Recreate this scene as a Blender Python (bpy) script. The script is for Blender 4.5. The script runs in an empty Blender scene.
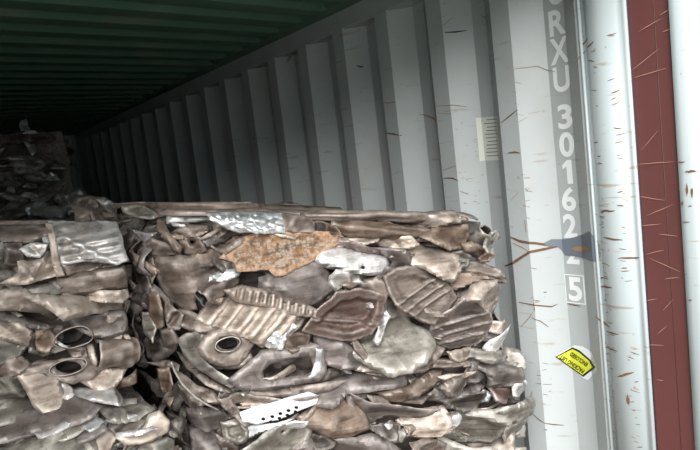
import bpy, bmesh, math, random
import numpy as np
from mathutils import Vector, noise
from mathutils.geometry import delaunay_2d_cdt

# ------------------------------------------------------------------ camera, sky, exposure
EYE = 1.72
YAW, PIT, ROL, FPX = 0.6744, -0.1021, -0.1194, 568.8
F = np.array([math.sin(YAW)*math.cos(PIT), math.cos(YAW)*math.cos(PIT), math.sin(PIT)])
_r = np.array([math.cos(YAW), -math.sin(YAW), 0.0]); _u = np.cross(_r, F)
RV = _r*math.cos(ROL)+_u*math.sin(ROL)
UV = -_r*math.sin(ROL)+_u*math.cos(ROL)
CAM = np.array([0, 0, EYE])
scene = bpy.context.scene
col = scene.collection
cd = bpy.data.cameras.new('camera'); cam = bpy.data.objects.new('camera', cd); col.objects.link(cam)
from mathutils import Matrix
cam.matrix_world = Matrix(((RV[0], UV[0], -F[0], 0), (RV[1], UV[1], -F[1], 0), (RV[2], UV[2], -F[2], EYE), (0, 0, 0, 1)))
cd.sensor_width = 36; cd.lens = 36*FPX/700; cd.clip_start = .02
scene.camera = cam

world = bpy.data.worlds.new('overcast_sky'); scene.world = world; world.use_nodes = True
bg = world.node_tree.nodes['Background']
SKY = .40
# overcast luminance: three times brighter overhead than at the horizon
wn, wl = world.node_tree.nodes, world.node_tree.links
g_ = wn.new('ShaderNodeNewGeometry'); sx = wn.new('ShaderNodeSeparateXYZ'); wl.new(g_.outputs['Incoming'], sx.inputs[0])
mr_ = wn.new('ShaderNodeMapRange'); mr_.inputs[1].default_value = 0; mr_.inputs[2].default_value = -1
mr_.inputs[3].default_value = SKY; mr_.inputs[4].default_value = 3*SKY
wl.new(sx.outputs['Z'], mr_.inputs[0]); wl.new(mr_.outputs[0], bg.inputs[1])
bg.inputs[0].default_value = (.90, 1.0, 1.02, 1)
# hazy sun high behind the viewer's left shoulder, veiled by thin cloud: a very soft, wide source
sd = bpy.data.lights.new('hazy_sun', 'SUN'); sd.energy = 2.5; sd.angle = math.radians(55); sd.color = (1.0, .99, .97)
sun = bpy.data.objects.new('hazy_sun', sd); col.objects.link(sun)
sun.rotation_euler = Vector((.78, 1.0, -.92)).to_track_quat('-Z', 'Y').to_euler(); sun.location = (-2, -4, 6)
vs = scene.view_settings
vs.view_transform = 'Standard'; vs.look = 'None'; vs.gamma = 1; vs.use_curve_mapping = False
vs.exposure = 1.17
scene.cycles.use_denoising = True
scene.cycles.max_bounces = 8; scene.cycles.diffuse_bounces = 5

random.seed(7)
rnd = random.Random(11)

# ------------------------------------------------------------------ materials
def nt(m):
    m.use_nodes = True
    n = m.node_tree.nodes; l = m.node_tree.links
    return n, l, n['Principled BSDF']

def metal(name, c1, c2, scale=9, rough=.50, metallic=.35, c3=None, c3amt=.5, bump=.25, bscale=60, vary=.25):
    """mottled sheet metal: c1/c2 mixed by a broad noise, c3 in ragged patches, each piece with its own offset"""
    m = bpy.data.materials.new(name); n, l, b = nt(m)
    tc = n.new('ShaderNodeTexCoord'); oi = n.new('ShaderNodeObjectInfo')
    mul = n.new('ShaderNodeMath'); mul.operation = 'MULTIPLY'; mul.inputs[1].default_value = 71
    l.new(oi.outputs['Random'], mul.inputs[0])
    add = n.new('ShaderNodeVectorMath'); add.operation = 'ADD'
    l.new(tc.outputs['Object'], add.inputs[0]); l.new(mul.outputs[0], add.inputs[1])
    def noi(s, d=6, r=.6):
        t = n.new('ShaderNodeTexNoise'); t.inputs['Scale'].default_value = s
        t.inputs['Detail'].default_value = d; t.inputs['Roughness'].default_value = r
        l.new(add.outputs[0], t.inputs['Vector']); return t
    def mix(fac, a, c):
        x = n.new('ShaderNodeMix'); x.data_type = 'RGBA'; l.new(fac, x.inputs[0])
        for s, v in ((x.inputs[6], a), (x.inputs[7], c)):
            if isinstance(v, tuple): s.default_value = (*v, 1)
            else: l.new(v, s)
        return x.outputs[2]
    def ramp(o, a, c):
        r = n.new('ShaderNodeMapRange'); r.inputs[1].default_value = a; r.inputs[2].default_value = c
        l.new(o, r.inputs[0]); return r.outputs[0]
    base = mix(ramp(noi(scale, 8, .68).outputs[0], .36, .62), c1, c2)
    if c3:
        base = mix(ramp(noi(scale*1.7, 8, .7).outputs[0], 1-c3amt-.06, 1-c3amt+.06), base, c3)
    # drag marks and streaks along the sheet
    mpg = n.new('ShaderNodeMapping'); mpg.inputs['Scale'].default_value = (2.5, 2.5, 22); mpg.inputs['Rotation'].default_value = (.3, .25, 0)
    l.new(add.outputs[0], mpg.inputs[0])
    st = n.new('ShaderNodeTexNoise'); st.inputs['Scale'].default_value = 4; st.inputs['Detail'].default_value = 7; l.new(mpg.outputs[0], st.inputs['Vector'])
    base = mix(ramp(st.outputs[0], .52, .72), base, tuple(.5*v for v in c1))
    base = mix(ramp(st.outputs[0], .44, .30), base, tuple(min(.8, 1.35*v) for v in c2))
    # blotches of old grease and dirt
    gr = n.new('ShaderNodeMath'); gr.operation = 'MULTIPLY'; gr.inputs[1].default_value = .75
    l.new(ramp(noi(scale*2.2, 9, .72).outputs[0], .52, .64), gr.inputs[0])
    base = mix(gr.outputs[0], base, tuple(.42*v for v in c1))
    # fine grime specks
    dark = tuple(.55*v for v in c1)
    base = mix(ramp(noi(scale*8, 5, .7).outputs[0], .56, .74), base, dark)
    # ridges rubbed bright
    ge = n.new('ShaderNodeNewGeometry')
    wear = n.new('ShaderNodeMath'); wear.operation = 'MULTIPLY'
    l.new(ramp(ge.outputs['Pointiness'], .508, .565), wear.inputs[0]); l.new(ramp(noi(scale*4).outputs[0], .3, .6), wear.inputs[1])
    base = mix(wear.outputs[0], base, tuple(min(.85, v*1.5+.12) for v in c2))
    hsv = n.new('ShaderNodeHueSaturation'); l.new(base, hsv.inputs['Color'])
    mr = n.new('ShaderNodeMapRange'); mr.inputs[3].default_value = 1-vary; mr.inputs[4].default_value = 1+vary
    l.new(oi.outputs['Random'], mr.inputs[0]); l.new(mr.outputs[0], hsv.inputs['Value'])
    l.new(hsv.outputs[0], b.inputs['Base Color'])
    rr = n.new('ShaderNodeMapRange'); rr.inputs[3].default_value = max(.08, rough-.14); rr.inputs[4].default_value = rough+.16
    l.new(noi(scale*3).outputs[0], rr.inputs[0]); l.new(rr.outputs[0], b.inputs['Roughness'])
    b.inputs['Metallic'].default_value = metallic
    bp = n.new('ShaderNodeBump'); bp.inputs['Strength'].default_value = bump; bp.inputs['Distance'].default_value = .004
    l.new(noi(bscale, 4).outputs[0], bp.inputs['Height']); l.new(bp.outputs[0], b.inputs['Normal'])
    return m

M = {
 'T': metal('taupe_sheet', (0.116, 0.086, 0.070), (0.177, 0.133, 0.109), c3=(0.232, 0.182, 0.151), c3amt=.42),
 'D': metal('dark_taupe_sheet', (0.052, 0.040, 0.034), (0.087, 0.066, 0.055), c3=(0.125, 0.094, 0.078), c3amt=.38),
 'B': metal('brown_sheet', (0.104, 0.066, 0.047), (0.164, 0.110, 0.078), c3=(0.216, 0.150, 0.106), c3amt=.42),
 'G': metal('beige_sheet', (0.291, 0.226, 0.185), (0.374, 0.300, 0.248), c3=(0.206, 0.153, 0.120), c3amt=.42),
 'R': metal('rusty_sheet', (.115, .062, .038), (.27, .135, .055), scale=30, rough=.75, metallic=0, c3=(.40, .31, .24), c3amt=.48, bump=.6, vary=.05),
 'S': metal('bright_aluminium', (0.550, 0.545, 0.560), (0.740, 0.735, 0.750), rough=.33, metallic=.6, c3=(0.353, 0.270, 0.211), c3amt=.40, bump=.9, bscale=45, vary=.1, scale=20),
 'W': metal('pale_aluminium', (0.369, 0.316, 0.278), (0.496, 0.467, 0.462), rough=.4, metallic=.45, c3=(0.232, 0.183, 0.152), c3amt=.40, vary=.1),
 'E': metal('grey_sheet', (0.131, 0.115, 0.095), (0.200, 0.177, 0.150), c3=(0.285, 0.253, 0.219), c3amt=.42, rough=.44),
 'P': metal('plum_grey_sheet', (0.099, 0.077, 0.069), (0.144, 0.114, 0.103), c3=(0.195, 0.155, 0.139), c3amt=.38, rough=.46),
 'N': metal('red_brown_sheet', (0.076, 0.044, 0.036), (0.112, 0.071, 0.058), c3=(0.150, 0.107, 0.089), c3amt=.4, rough=.4),
 'C': metal('packed_scrap', (0.052, 0.039, 0.032), (0.090, 0.067, 0.057), scale=14, bump=.8, bscale=25, rough=.6, metallic=.2),
 'H': metal('white_coated_metal', (.62, .62, .63), (.74, .74, .76), rough=.4, metallic=.1, vary=.05),
}

def paint(name, c, rough=.45, streak=0, dirt=(.30, .19, .11), grime=.0, bump=.03):
    m = bpy.data.materials.new(name); n, l, b = nt(m)
    tc = n.new('ShaderNodeTexCoord')
    mp = n.new('ShaderNodeMapping'); mp.inputs['Scale'].default_value = (1, 1, 9); l.new(tc.outputs['Object'], mp.inputs[0])
    def noi(s, v, d=6):
        t = n.new('ShaderNodeTexNoise'); t.inputs['Scale'].default_value = s; t.inputs['Detail'].default_value = d
        l.new(v, t.inputs['Vector']); return t.outputs[0]
    def rng(o, a, c, lo=0, hi=1):
        r = n.new('ShaderNodeMapRange'); r.inputs[1].default_value = a; r.inputs[2].default_value = c
        r.inputs[3].default_value = lo; r.inputs[4].default_value = hi; l.new(o, r.inputs[0]); return r.outputs[0]
    def mix(f, a, c):
        x = n.new('ShaderNodeMix'); x.data_type = 'RGBA'; l.new(f, x.inputs[0])
        for s, v in ((x.inputs[6], a), (x.inputs[7], c)):
            if isinstance(v, tuple): s.default_value = (*v, 1)
            else: l.new(v, s)
        return x.outputs[2]
    o = mix(rng(noi(3, tc.outputs['Object']), .3, .7), c, tuple(.93*v for v in c))
    if streak:
        o = mix(rng(noi(7, mp.outputs[0], 9), .645, .70, 0, streak), o, dirt)
        o = mix(rng(noi(45, tc.outputs['Object'], 3), .70, .74, 0, streak), o, dirt)
    if grime:
        o = mix(rng(noi(5, tc.outputs['Object'], 9), .5, .8, 0, grime), o, (.36, .30, .24))
    l.new(o, b.inputs['Base Color']); b.inputs['Roughness'].default_value = rough
    bp = n.new('ShaderNodeBump'); bp.inputs['Strength'].default_value = bump; bp.inputs['Distance'].default_value = .01
    l.new(noi(14, tc.outputs['Object']), bp.inputs['Height']); l.new(bp.outputs[0], b.inputs['Normal'])
    return m

P_WALL = paint('off_white_container_paint', (.475, .50, .50), .42, streak=.4, grime=.3, bump=.06)
P_ROOF = paint('grey_green_roof_paint', (.10, .20, .135), .5, grime=.4)
P_POST = paint('white_post_paint', (.45, .495, .50), .32, streak=.6, bump=.02)
P_RED = paint('oxide_red_paint', (.125, .040, .036), .5, bump=.03)
P_FLOOR = paint('plywood_floor', (.14, .09, .055), .7, grime=.6)
P_GROUND = paint('yard_concrete', (.13, .125, .115), .9, grime=.5)
P_WHITE = paint('white_marking', (.90, .91, .91), .45)
P_PATCH = paint('slate_touch_up_paint', (.17, .19, .225), .5)
P_RUST = paint('rust_scratch', (.17, .085, .045), .8)
P_RUSTL = paint('light_rust_scratch', (.36, .22, .12), .8)
P_SCR = paint('pale_scratch', (.42, .22, .16), .6)
P_YEL = paint('yellow_sticker', (.72, .74, .05), .35)
P_BLK = paint('black_print', (.015, .015, .015), .5)
P_INK = paint('grey_print', (.22, .22, .25), .6)
P_POUCH = paint('clear_pouch_plastic', (.80, .83, .85), .15)
P_PAPER = paint('label_paper', (.74, .74, .66), .5)
P_GRV = paint('dark_red_groove', (.075, .026, .026), .6)
P_SEAL = paint('rubber_seal', (.03, .02, .03), .6)

# ------------------------------------------------------------------ helpers
WORLD = {}
def wloc(o): return Vector(WORLD[o.name]) if o.name in WORLD else o.location.copy()
def mesh_obj(name, verts, faces, mat, parent=None, origin=None, smooth=False):
    me = bpy.data.meshes.new(name)
    v = np.asarray(verts, float)
    if origin is None: origin = np.zeros(3)
    me.from_pydata((v-origin).tolist(), [], [tuple(int(i) for i in f) for f in faces])
    me.materials.append(mat)
    if smooth: me.polygons.foreach_set('use_smooth', [True]*len(me.polygons))
    me.update()
    o = bpy.data.objects.new(name, me); col.objects.link(o)
    o.location = origin
    if parent is not None:
        o.parent = parent; o.location = Vector(origin)-wloc(parent); WORLD[o.name] = tuple(float(q) for q in origin)
    return o

def box(name, lo, hi, mat, parent=None, bevel=.004):
    lo = np.array(lo, float); hi = np.array(hi, float); c = (lo+hi)/2
    bm = bmesh.new(); bmesh.ops.create_cube(bm, size=1)
    for v in bm.verts: v.co = Vector((hi-lo)*np.array(v.co))
    if bevel: bmesh.ops.bevel(bm, geom=bm.edges[:], offset=bevel, segments=2, affect='EDGES')
    me = bpy.data.meshes.new(name); bm.to_mesh(me); bm.free(); me.materials.append(mat)
    o = bpy.data.objects.new(name, me); col.objects.link(o); o.location = c
    if parent is not None: o.parent = parent; o.location = Vector(c)-parent.location
    return o

def tag(o, label, cat, group=None):
    o['label'] = label; o['category'] = cat
    if group: o['group'] = group
    return o

def structure(o, label=None):
    o['kind'] = 'structure'
    if label: o['label'] = label
    return o

def empty(name, loc):
    o = bpy.data.objects.new(name, None); col.objects.link(o); o.location = Vector(loc); o.empty_display_size = .1
    return o

def ray(px, py): return F+RV*(px-350)/FPX-UV*(py-225)/FPX

# ------------------------------------------------------------------ container shell
XW = 1.632; XL = -.72; CEIL = EYE+.6664; YD = .575; YE = 6.42; HW = .066
prof = [(.864, XW), (.881, XW), (.950, XW+HW), (1.019, XW+HW), (1.101, XW), (1.172, XW)]
k = 0
while 1.172+.278*(k+1) < YE:
    y = 1.172+.278*k
    prof += [(y+.068, XW+HW), (y+.125, XW+HW), (y+.207, XW), (y+.278, XW)]; k += 1
prof.append((YE, XW))
PY = np.array([p[0] for p in prof]); PX = np.array([p[1] for p in prof])
def wallx(y): return float(np.interp(y, PY, PX))

def hit_wall(px, py):
    d = ray(px, py); last = None
    for s in np.arange(1.55, 1.75, .0006):
        t = s/d[0]; y = t*d[1]
        if s >= wallx(y): return np.array([s, y, EYE+t*d[2]])
    return np.array([s, y, EYE+t*d[2]])

def extrude_profile(name, pts, z0, z1, mat, thick=.004, zs=8, sign=1):
    """pts = [(x, y)], vertical sheet"""
    V = []; Fc = []; n = len(pts)
    Z = np.linspace(z0, z1, zs+1)
    for z in Z: V += [(p[0], p[1], z) for p in pts]
    for j in range(zs):
        for i in range(n-1):
            a = j*n+i; q = (a, a+1, a+n+1, a+n)
            Fc.append(q if sign > 0 else q[::-1])
    o = mesh_obj(name, V, Fc, mat)
    s = o.modifiers.new('sheet', 'SOLIDIFY'); s.thickness = thick; s.offset = -1
    return o

wr = structure(extrude_profile('wall_right', [(x, y) for y, x in prof], 0, CEIL-.075, P_WALL, sign=-1), 'corrugated off-white steel side wall')
structure(extrude_profile('wall_left', [(XL-(x-XW), y) for y, x in prof], 0, CEIL-.075, P_WALL, sign=1), 'corrugated steel wall at the left')
# top rails along both walls (each a child of its wall)
box('top_rail', (XW, .864, CEIL-.08), (XW+.07, YE+.09, CEIL+.02), P_WALL, wr, .006)
box('top_rail', (XL-.07, .864, CEIL-.08), (XL, YE+.09, CEIL+.02), P_WALL, bpy.data.objects['wall_left'], .006)
# back wall, corrugated along x
bp = []; x = XL
while x < XW:
    bp += [(x, YE), (min(x+.07, XW), YE), (min(x+.14, XW), YE+.05), (min(x+.2, XW), YE+.05), (min(x+.27, XW), YE)]; x += .278
bp = [(XL-.08, YE)]+bp+[(XW+.08, YE)]
structure(extrude_profile('wall_back', bp, -.02, CEIL+.03, P_WALL, sign=-1), 'dark far end wall of the container')
# roof: pressed ribs across the container
rp = [(.62, CEIL)]; y = 2.13-.181*8
RD = .02
while y+.181 < YE:
    rp += [(y-.012, CEIL+RD), (y+.014, CEIL), (y+.078, CEIL), (y+.106, CEIL+RD)]; y += .181
rp = [p for p in rp if p[0] >= .62]; rp.append((YE+.06, CEIL))
V = []; Fc = []
xs = [XL+.07, XL+.09, XW-.09, XW-.07]
for i, xx in enumerate(xs):
    for (yy, zz) in rp: V.append((xx, yy, zz if i in (1, 2) else CEIL))
n = len(rp)
for j in range(3):
    for i in range(n-1): a = j*n+i; Fc.append((a, a+n, a+n+1, a+1)[::-1])
roof = mesh_obj('ceiling', V, Fc, P_ROOF); s = roof.modifiers.new('sheet', 'SOLIDIFY'); s.thickness = .004; s.offset = -1
structure(roof, 'dark grey-green ribbed roof sheet')
box('roof_margin', (XW-.075, .62, CEIL-.001), (XW+.06, YE+.09, CEIL+.03), P_ROOF, roof, .003)
box('roof_margin', (XL-.06, .62, CEIL-.001), (XL+.075, YE+.09, CEIL+.03), P_ROOF, roof, .003)

# floor boards
fl = structure(box('floor', (XL-.06, YD, -.03), (XW+.06, YE+.05, 0), P_FLOOR, None, 0), 'plywood container floor')
structure(box('ground', (-20, -20, -.2), (20, 20, -.15), P_GROUND, None, 0), 'concrete yard outside')
# sill under the door end
structure(box('trim_1', (XL-.1, YD, -.15), (XW+.1, YD+.1, -.001), P_RED, None, .004), 'door sill')

# right corner post: rolled white jamb, red gasket face, white outer flange
def vsheet(name, pts, z0, z1, mat, parent=None, thick=.004, sub=1):
    V = []; Fc = []; n = len(pts)
    for z in (z0, z1): V += [(p[0], p[1], z) for p in pts]
    for i in range(n-1): Fc.append((i, i+1, n+i+1, n+i))
    o = mesh_obj(name, V, Fc, mat, parent, smooth=True)
    s = o.modifiers.new('sheet', 'SOLIDIFY'); s.thickness = thick; s.offset = -1
    return o
post = empty('corner_post', (XW, .72, 0)); structure(post, 'white rolled steel corner post with red inner face'); post.name = 'trim_2'
jam = [(XW+.03, .872), (XW-.001, .870), (XW-.002, .852)]
for i in range(15):
    t = i/14
    jam.append((XW-.004-.020*math.sin(math.pi*min(1, t*1.0))**.8, .850-.100*t))
jam += [(XW-.006, .742), (XW-.008, .736), (XW-.004, .7325), (XW+.02, .7325)]
vsheet('post_jamb', jam, 0, CEIL+.1, P_POST, post)
vsheet('weld_seam', [(XW-.0005, .873), (XW-.006, .869), (XW-.006, .865), (XW-.0005, .861)], 0, CEIL, P_POST, post, .002)
rf = vsheet('red_face', [(XW+.008, .738), (XW+.008, .615)], 0, CEIL+.1, P_RED, post)
rf.data.polygons.foreach_set('use_smooth', [False]*len(rf.data.polygons))
vsheet('groove_line', [(XW+.0076, .6665), (XW+.0076, .6645)], 0, CEIL+.1, P_GRV, post, .0005)
vsheet('seal_strip', [(XW+.004, .737), (XW+.001, .7345), (XW+.002, .7315), (XW+.012, .730)], 0, CEIL+.1, P_SEAL, post, .002)
vsheet('outer_flange', [(XW+.012, .628), (XW, .626), (XW-.002, .610), (XW-.002, .592), (XW+.004, .580), (XW+.02, .577), (XW+.09, .577)], 0, CEIL+.1, P_POST, post)
box('post_core', (XW+.028, .60, 0), (XW+.075, .87, CEIL+.1), P_RED, post, .003)
# left post and header, mirror of the frame, out of view
lp = box('left_post', (XL-.07, YD, 0), (XL, .864, CEIL+.1), P_POST, None, .01); structure(lp, 'left door post'); lp.name = 'trim_3'
hd = box('header', (XL-.07, YD, CEIL-.06), (XW+.075, .70, CEIL+.14), P_POST, None, .01); structure(hd, 'door header beam'); hd.name = 'trim_4'

# -------- markings on the wall, each laid on the steel it is painted on
def densify(pts, d=2.0):
    out = []
    for i, a in enumerate(pts):
        a = np.array(a, float); b_ = np.array(pts[(i+1) % len(pts)], float); kk = max(1, int(np.linalg.norm(b_-a)/d))
        out += [a+(b_-a)*j/kk for j in range(kk)]
    return out
def on_wall(pts_px, name, mat, off=.0012, step=.006, parent=wr, dense=True):
    """polygon given by photo points -> skin lying on the corrugation"""
    W = [hit_wall(*p) for p in (densify(pts_px) if dense else pts_px)]
    return skin([(w[1], w[2]) for w in W], name, mat, off, step, parent)

def skin(poly, name, mat, off=.0012, step=.006, parent=wr):
    poly = np.array(poly)
    pts = []
    m = len(poly)
    for i in range(m):
        a, b = poly[i], poly[(i+1) % m]; kk = max(1, int(np.linalg.norm(b-a)/step))
        for j in range(kk): pts.append(a+(b-a)*j/kk)
    nb = len(pts); edges = [(i, (i+1) % nb) for i in range(nb)]
    lo = poly.min(0); hi = poly.max(0)
    # profile kinks get their own columns so the skin follows the steel exactly
    ys = sorted(set(list(np.arange(lo[0]+step/2, hi[0], step))+[y for y in PY if lo[0] < y < hi[0]]))
    for y in ys:
        for z in np.arange(lo[1]+step/2, hi[1], step*1.5):
            if inside((y, z), poly): pts.append(np.array((y, z)))
    r = delaunay_2d_cdt([Vector(p) for p in pts], edges, [], 1, 1e-6)
    V = [(wallx(p[0])-off, p[0], p[1]) for p in r[0]]
    o = mesh_obj(name, V, [tuple(f)[::-1] for f in r[2]], mat, parent, origin=np.mean(V, axis=0))
    return o

def inside(p, poly):
    x, y = p; c = False; j = len(poly)-1
    for i in range(len(poly)):
        if (poly[i][1] > y) != (poly[j][1] > y) and x < (poly[j][0]-poly[i][0])*(y-poly[i][1])/(poly[j][1]-poly[i][1])+poly[i][0]: c = not c
        j = i
    return c

def text_mesh(s):
    c = bpy.data.curves.new('t', 'FONT'); c.body = s; c.size = 1; c.offset = .03
    o = bpy.data.objects.new('t', c); col.objects.link(o)
    bpy.context.view_layer.update()
    me = bpy.data.meshes.new_from_object(o.evaluated_get(bpy.context.evaluated_depsgraph_get()))
    bpy.data.objects.remove(o)
    v = np.array([x.co for x in me.vertices]); f = [tuple(p.vertices) for p in me.polygons]
    bpy.data.meshes.remove(me)
    v[:, :2] -= v[:, :2].min(0); w = v[:, :2].max(0)
    return v, f, w

ONE = ([(.42, 0), (1, 0), (1, 1), (.5, 1), (0, .8), (0, .62), (.42, .74)], [(0, 1, 2, 3, 6), (3, 4, 5, 6)])
def glyph(ch, name, x0, x1, y0, y1, mat=P_WHITE):
    tl, tr, bl, br = hit_wall(x0, y0), hit_wall(x1, y0), hit_wall(x0, y1), hit_wall(x1, y1)
    v, f, w = text_mesh(ch)
    yl = (tl[1]+bl[1])/2; yr = (tr[1]+br[1])/2; zt = (tl[2]+tr[2])/2; zb = (bl[2]+br[2])/2
    if ch == '1': v, f, w = [(*q, 0) for q in ONE[0]], ONE[1], (1, 1)
    V = [(XW+HW-.0015, yl+(yr-yl)*p[0]/w[0], zb+(zt-zb)*p[1]/w[1]) for p in v]
    return mesh_obj(name, V, f, mat, wr, origin=np.mean(V, axis=0))

for ch, a in (('C', (548, 562, -19, 5)), ('R', (549, 565, 9, 35.5)), ('X', (550, 568, 37, 64)), ('U', (553.5, 569.5, 66, 92)),
              ('3', (558, 572, 104, 129)), ('0', (559.5, 574, 132, 157)), ('1', (563, 572.5, 160, 184)), ('6', (562, 576, 187, 211)),
              ('2', (563.5, 577, 214, 238)), ('2', (566, 579, 240, 264)), ('5', (568.5, 582, 277, 301))):
    glyph(ch, 'painted_letter' if ch.isalpha() else 'painted_digit', *a)
# box outline around the check digit
cy = [hit_wall(564.5, 289)[1]-.0005, hit_wall(587, 289)[1]]; cz = [hit_wall(575, 303.5)[2], hit_wall(575, 274.5)[2]]
cy[1] = max(cy[1], .9525)
V = []; t = .004
for (yy, zz) in ((cy[0], cz[0]), (cy[1], cz[0]), (cy[1], cz[1]), (cy[0], cz[1])): V.append((XW+HW-.0015, yy, zz))
for (yy, zz) in ((cy[0]-t, cz[0]+t), (cy[1]+t, cz[0]+t), (cy[1]+t, cz[1]-t), (cy[0]-t, cz[1]-t)): V.append((XW+HW-.0015, yy, zz))
mesh_obj('check_digit_box', V, [(i, (i+1) % 4, 4+(i+1) % 4, 4+i) for i in range(4)], P_WHITE, wr, origin=np.mean(V, axis=0))
# slate grey touch-up patch over the second-last digit
patch = on_wall([(544, 243), (552, 239), (566, 239), (575, 237), (584, 234), (589, 231), (592, 234), (597, 238), (600.5, 246), (601, 256), (598, 261.5),
         (590, 261), (584, 258), (577, 256.5), (566, 255.5), (562, 250), (557, 246), (549, 247)], 'paint_patch', P_PATCH, .0022)

on_wall([(572, 248), (578, 246), (588, 247), (592, 249), (588, 251.5), (576, 251)], 'rust_smear', P_RUSTL, .0034)
# rust scratches: thin skins along traced lines
def scratch(pts, w, mat=P_RUST, name='rust_scratch', off=.0018):
    pts = np.array(pts, float); L = []; Rr = []
    for i, p in enumerate(pts):
        d = pts[min(i+1, len(pts)-1)]-pts[max(i-1, 0)]; d /= np.linalg.norm(d)+1e-9; nn = np.array((-d[1], d[0]))
        ww = w*(.45 if i in (0, len(pts)-1) else 1)*.5
        L.append(p+nn*ww); Rr.append(p-nn*ww)
    on_wall(L+Rr[::-1], name, mat, off, .012, wr, False)
for p, w, m in (
    ([(511, 237), (520, 241), (535, 243), (549, 245), (560, 246)], 2.4, P_RUST),
    ([(505, 266), (513, 263), (522, 257), (530, 252), (545, 249), (560, 246)], 2.6, P_RUST),
    ([(513, 243), (522, 247), (530, 252)], 1.0, P_RUSTL),
    ([(519, 302), (535, 305), (552, 306.5), (558, 304)], 1.3, P_RUST),
    ([(534, 303), (535, 311)], 1.6, P_RUST), ([(521, 327), (530, 317), (533, 312)], .9, P_RUSTL),
    ([(532, 317), (541, 321), (549, 327)], 1.1, P_RUST), ([(568, 303.5), (575, 305), (581, 306)], 1.2, P_RUST),
    ([(545, 423), (555, 424.5), (564, 425)], 1.2, P_RUST), ([(531, 412), (540, 420), (545, 423)], .9, P_RUST),
    ([(501, 123), (510, 116), (518, 109.5)], 1.2, P_RUST), ([(519, 122), (528, 117)], .8, P_RUSTL),
    ([(508, 153), (515, 152), (520, 153)], 1.6, P_RUST), ([(515, 69), (538, 66), (547, 70), (556, 72)], .8, P_RUSTL),
    ([(445, 178), (453, 178), (459, 181)], 1.4, P_RUST), ([(462, 192), (469, 194)], 1.0, P_RUST),
    ([(444, 170), (455, 166)], .8, P_RUST), ([(386, 131), (394, 134), (402, 135.5)], 1.5, P_RUST),
    ([(419, 114), (428, 116), (436, 122)], 1.4, P_RUSTL), ([(438, 113), (453, 114)], .9, P_RUSTL), ([(438, 106), (455, 105), (468, 107)], .8, P_RUSTL),
    ([(445, 32.5), (456, 32), (467, 30.5)], 1.6, P_BLK), ([(357, 65.5), (361, 67), (364, 66)], 1.6, P_BLK),
    ([(443, 26), (450, 20), (455, 17)], .8, P_RUSTL), ([(383, 102), (389, 103), (396, 102)], 1.0, P_RUSTL),
    ([(544, 292), (547, 292)], 1.2, P_BLK), ([(525, 220), (526.5, 232)], 1.4, P_RUSTL),
    ([(511, 200), (519, 192)], .8, P_RUSTL), ([(545, 205), (549, 205)], .8, P_RUSTL),
    ([(481, 15), (485, 18), (488, 14)], 1.2, P_INK), ([(539, 371), (547, 369)], .9, P_RUST), ([(540, 384), (552, 384)], .9, P_RUST)):
    scratch(p, w, m)
rs = random.Random(5)
for i in range(26):           # flecks along the lower edges of the ribs
    y = rs.uniform(60, 445); ex = 516+ (y-90)*.086
    x = ex+rs.gauss(0, 3); scratch([(x, y), (x+rs.uniform(2, 7), y+rs.uniform(-1, 2))], rs.uniform(.7, 1.4), rs.choice([P_RUST, P_RUSTL]))
for i in range(30):
    x = rs.uniform(455, 487); y = rs.uniform(120, 205)
    scratch([(x, y), (x+rs.uniform(1, 3.5), y+rs.uniform(-1, 1))], rs.uniform(.7, 1.4), P_RUSTL)

# scratches on the corner post (its own parts): small skins on the jamb surface
JY = np.array([p[1] for p in jam[2:-1]][::-1]); JX = np.array([p[0] for p in jam[2:-1]][::-1])
def post_mark(px, py, w, h, mat, plane=None, ang=0):
    d = ray(px, py)
    if plane is None:
        xx = XW
        for _ in range(5): xx = float(np.interp(xx/d[0]*d[1], JY, JX))
    else: xx = plane
    t = xx/d[0]; y = t*d[1]; z = EYE+t*d[2]
    V = []; Fc = []; nseg = 6
    for i in range(nseg+1):
        s = (i/nseg-.5); yy = y-s*w; hh = h*(1-abs(2*s)**2*.8); zz = z+math.tan(ang)*(-s*w)*-1+rs.uniform(-.2, .2)*h
        xs_ = (float(np.interp(yy, JY, JX)) if plane is None else plane)-.0008
        V += [(xs_, yy, zz+hh/2), (xs_, yy, zz-hh/2)]
    for i in range(nseg): Fc.append((2*i, 2*i+1, 2*i+3, 2*i+2))
    mesh_obj('rust_scratch' if plane is None else 'pale_scratch', V, Fc, mat, post, origin=np.mean(V, axis=0))
for i in range(110):
    y = rs.choice([rs.uniform(30, 450), rs.uniform(200, 450)]); left = rs.random() < .65
    x = (586+y*.058 if left else 607+y*.06)+rs.gauss(3, 2.5)
    post_mark(x, y, rs.uniform(.005, .026), rs.uniform(.0012, .0035), rs.choice([P_RUST, P_RUST, P_RUSTL]), None, rs.uniform(-.4, .3))
for x, y, w, h, a in ((585, 42, .03, .005, .5), (590, 45, .03, .005, .3), (582, 55, .03, .004, .6), (607, 211, .05, .006, 0), (612, 239, .06, .006, -.1), (606, 287, .05, .006, .1),
                      (603, 322, .05, .006, -.5), (612, 333, .05, .005, .1), (625, 375, .05, .008, .5), (630, 258, .06, .006, 0), (611, 349, .05, .005, 0), (628, 400, .01, .03, 0)):
    post_mark(x, y, w, h, P_RUST, None, a)
for x, y, w, a in ((650, 73, .09, .1), (645, 60, .08, .5), (650, 25, .06, .3), (665, 12, .03, .3), (668, 30, .03, .1), (655, 163, .1, 0), (650, 198, .08, -.2), (660, 210, .07, .4),
                   (650, 225, .06, .1), (655, 252, .05, .3), (668, 235, .05, -.1), (665, 265, .08, -.4), (650, 300, .04, .3), (662, 330, .03, .8), (655, 345, .05, .1), (668, 305, .03, .9),
                   (660, 380, .02, .1), (672, 278, .04, .2), (650, 140, .05, .8)):
    post_mark(x, y, w, .0022, P_SCR, XW+.006, a)
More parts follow.
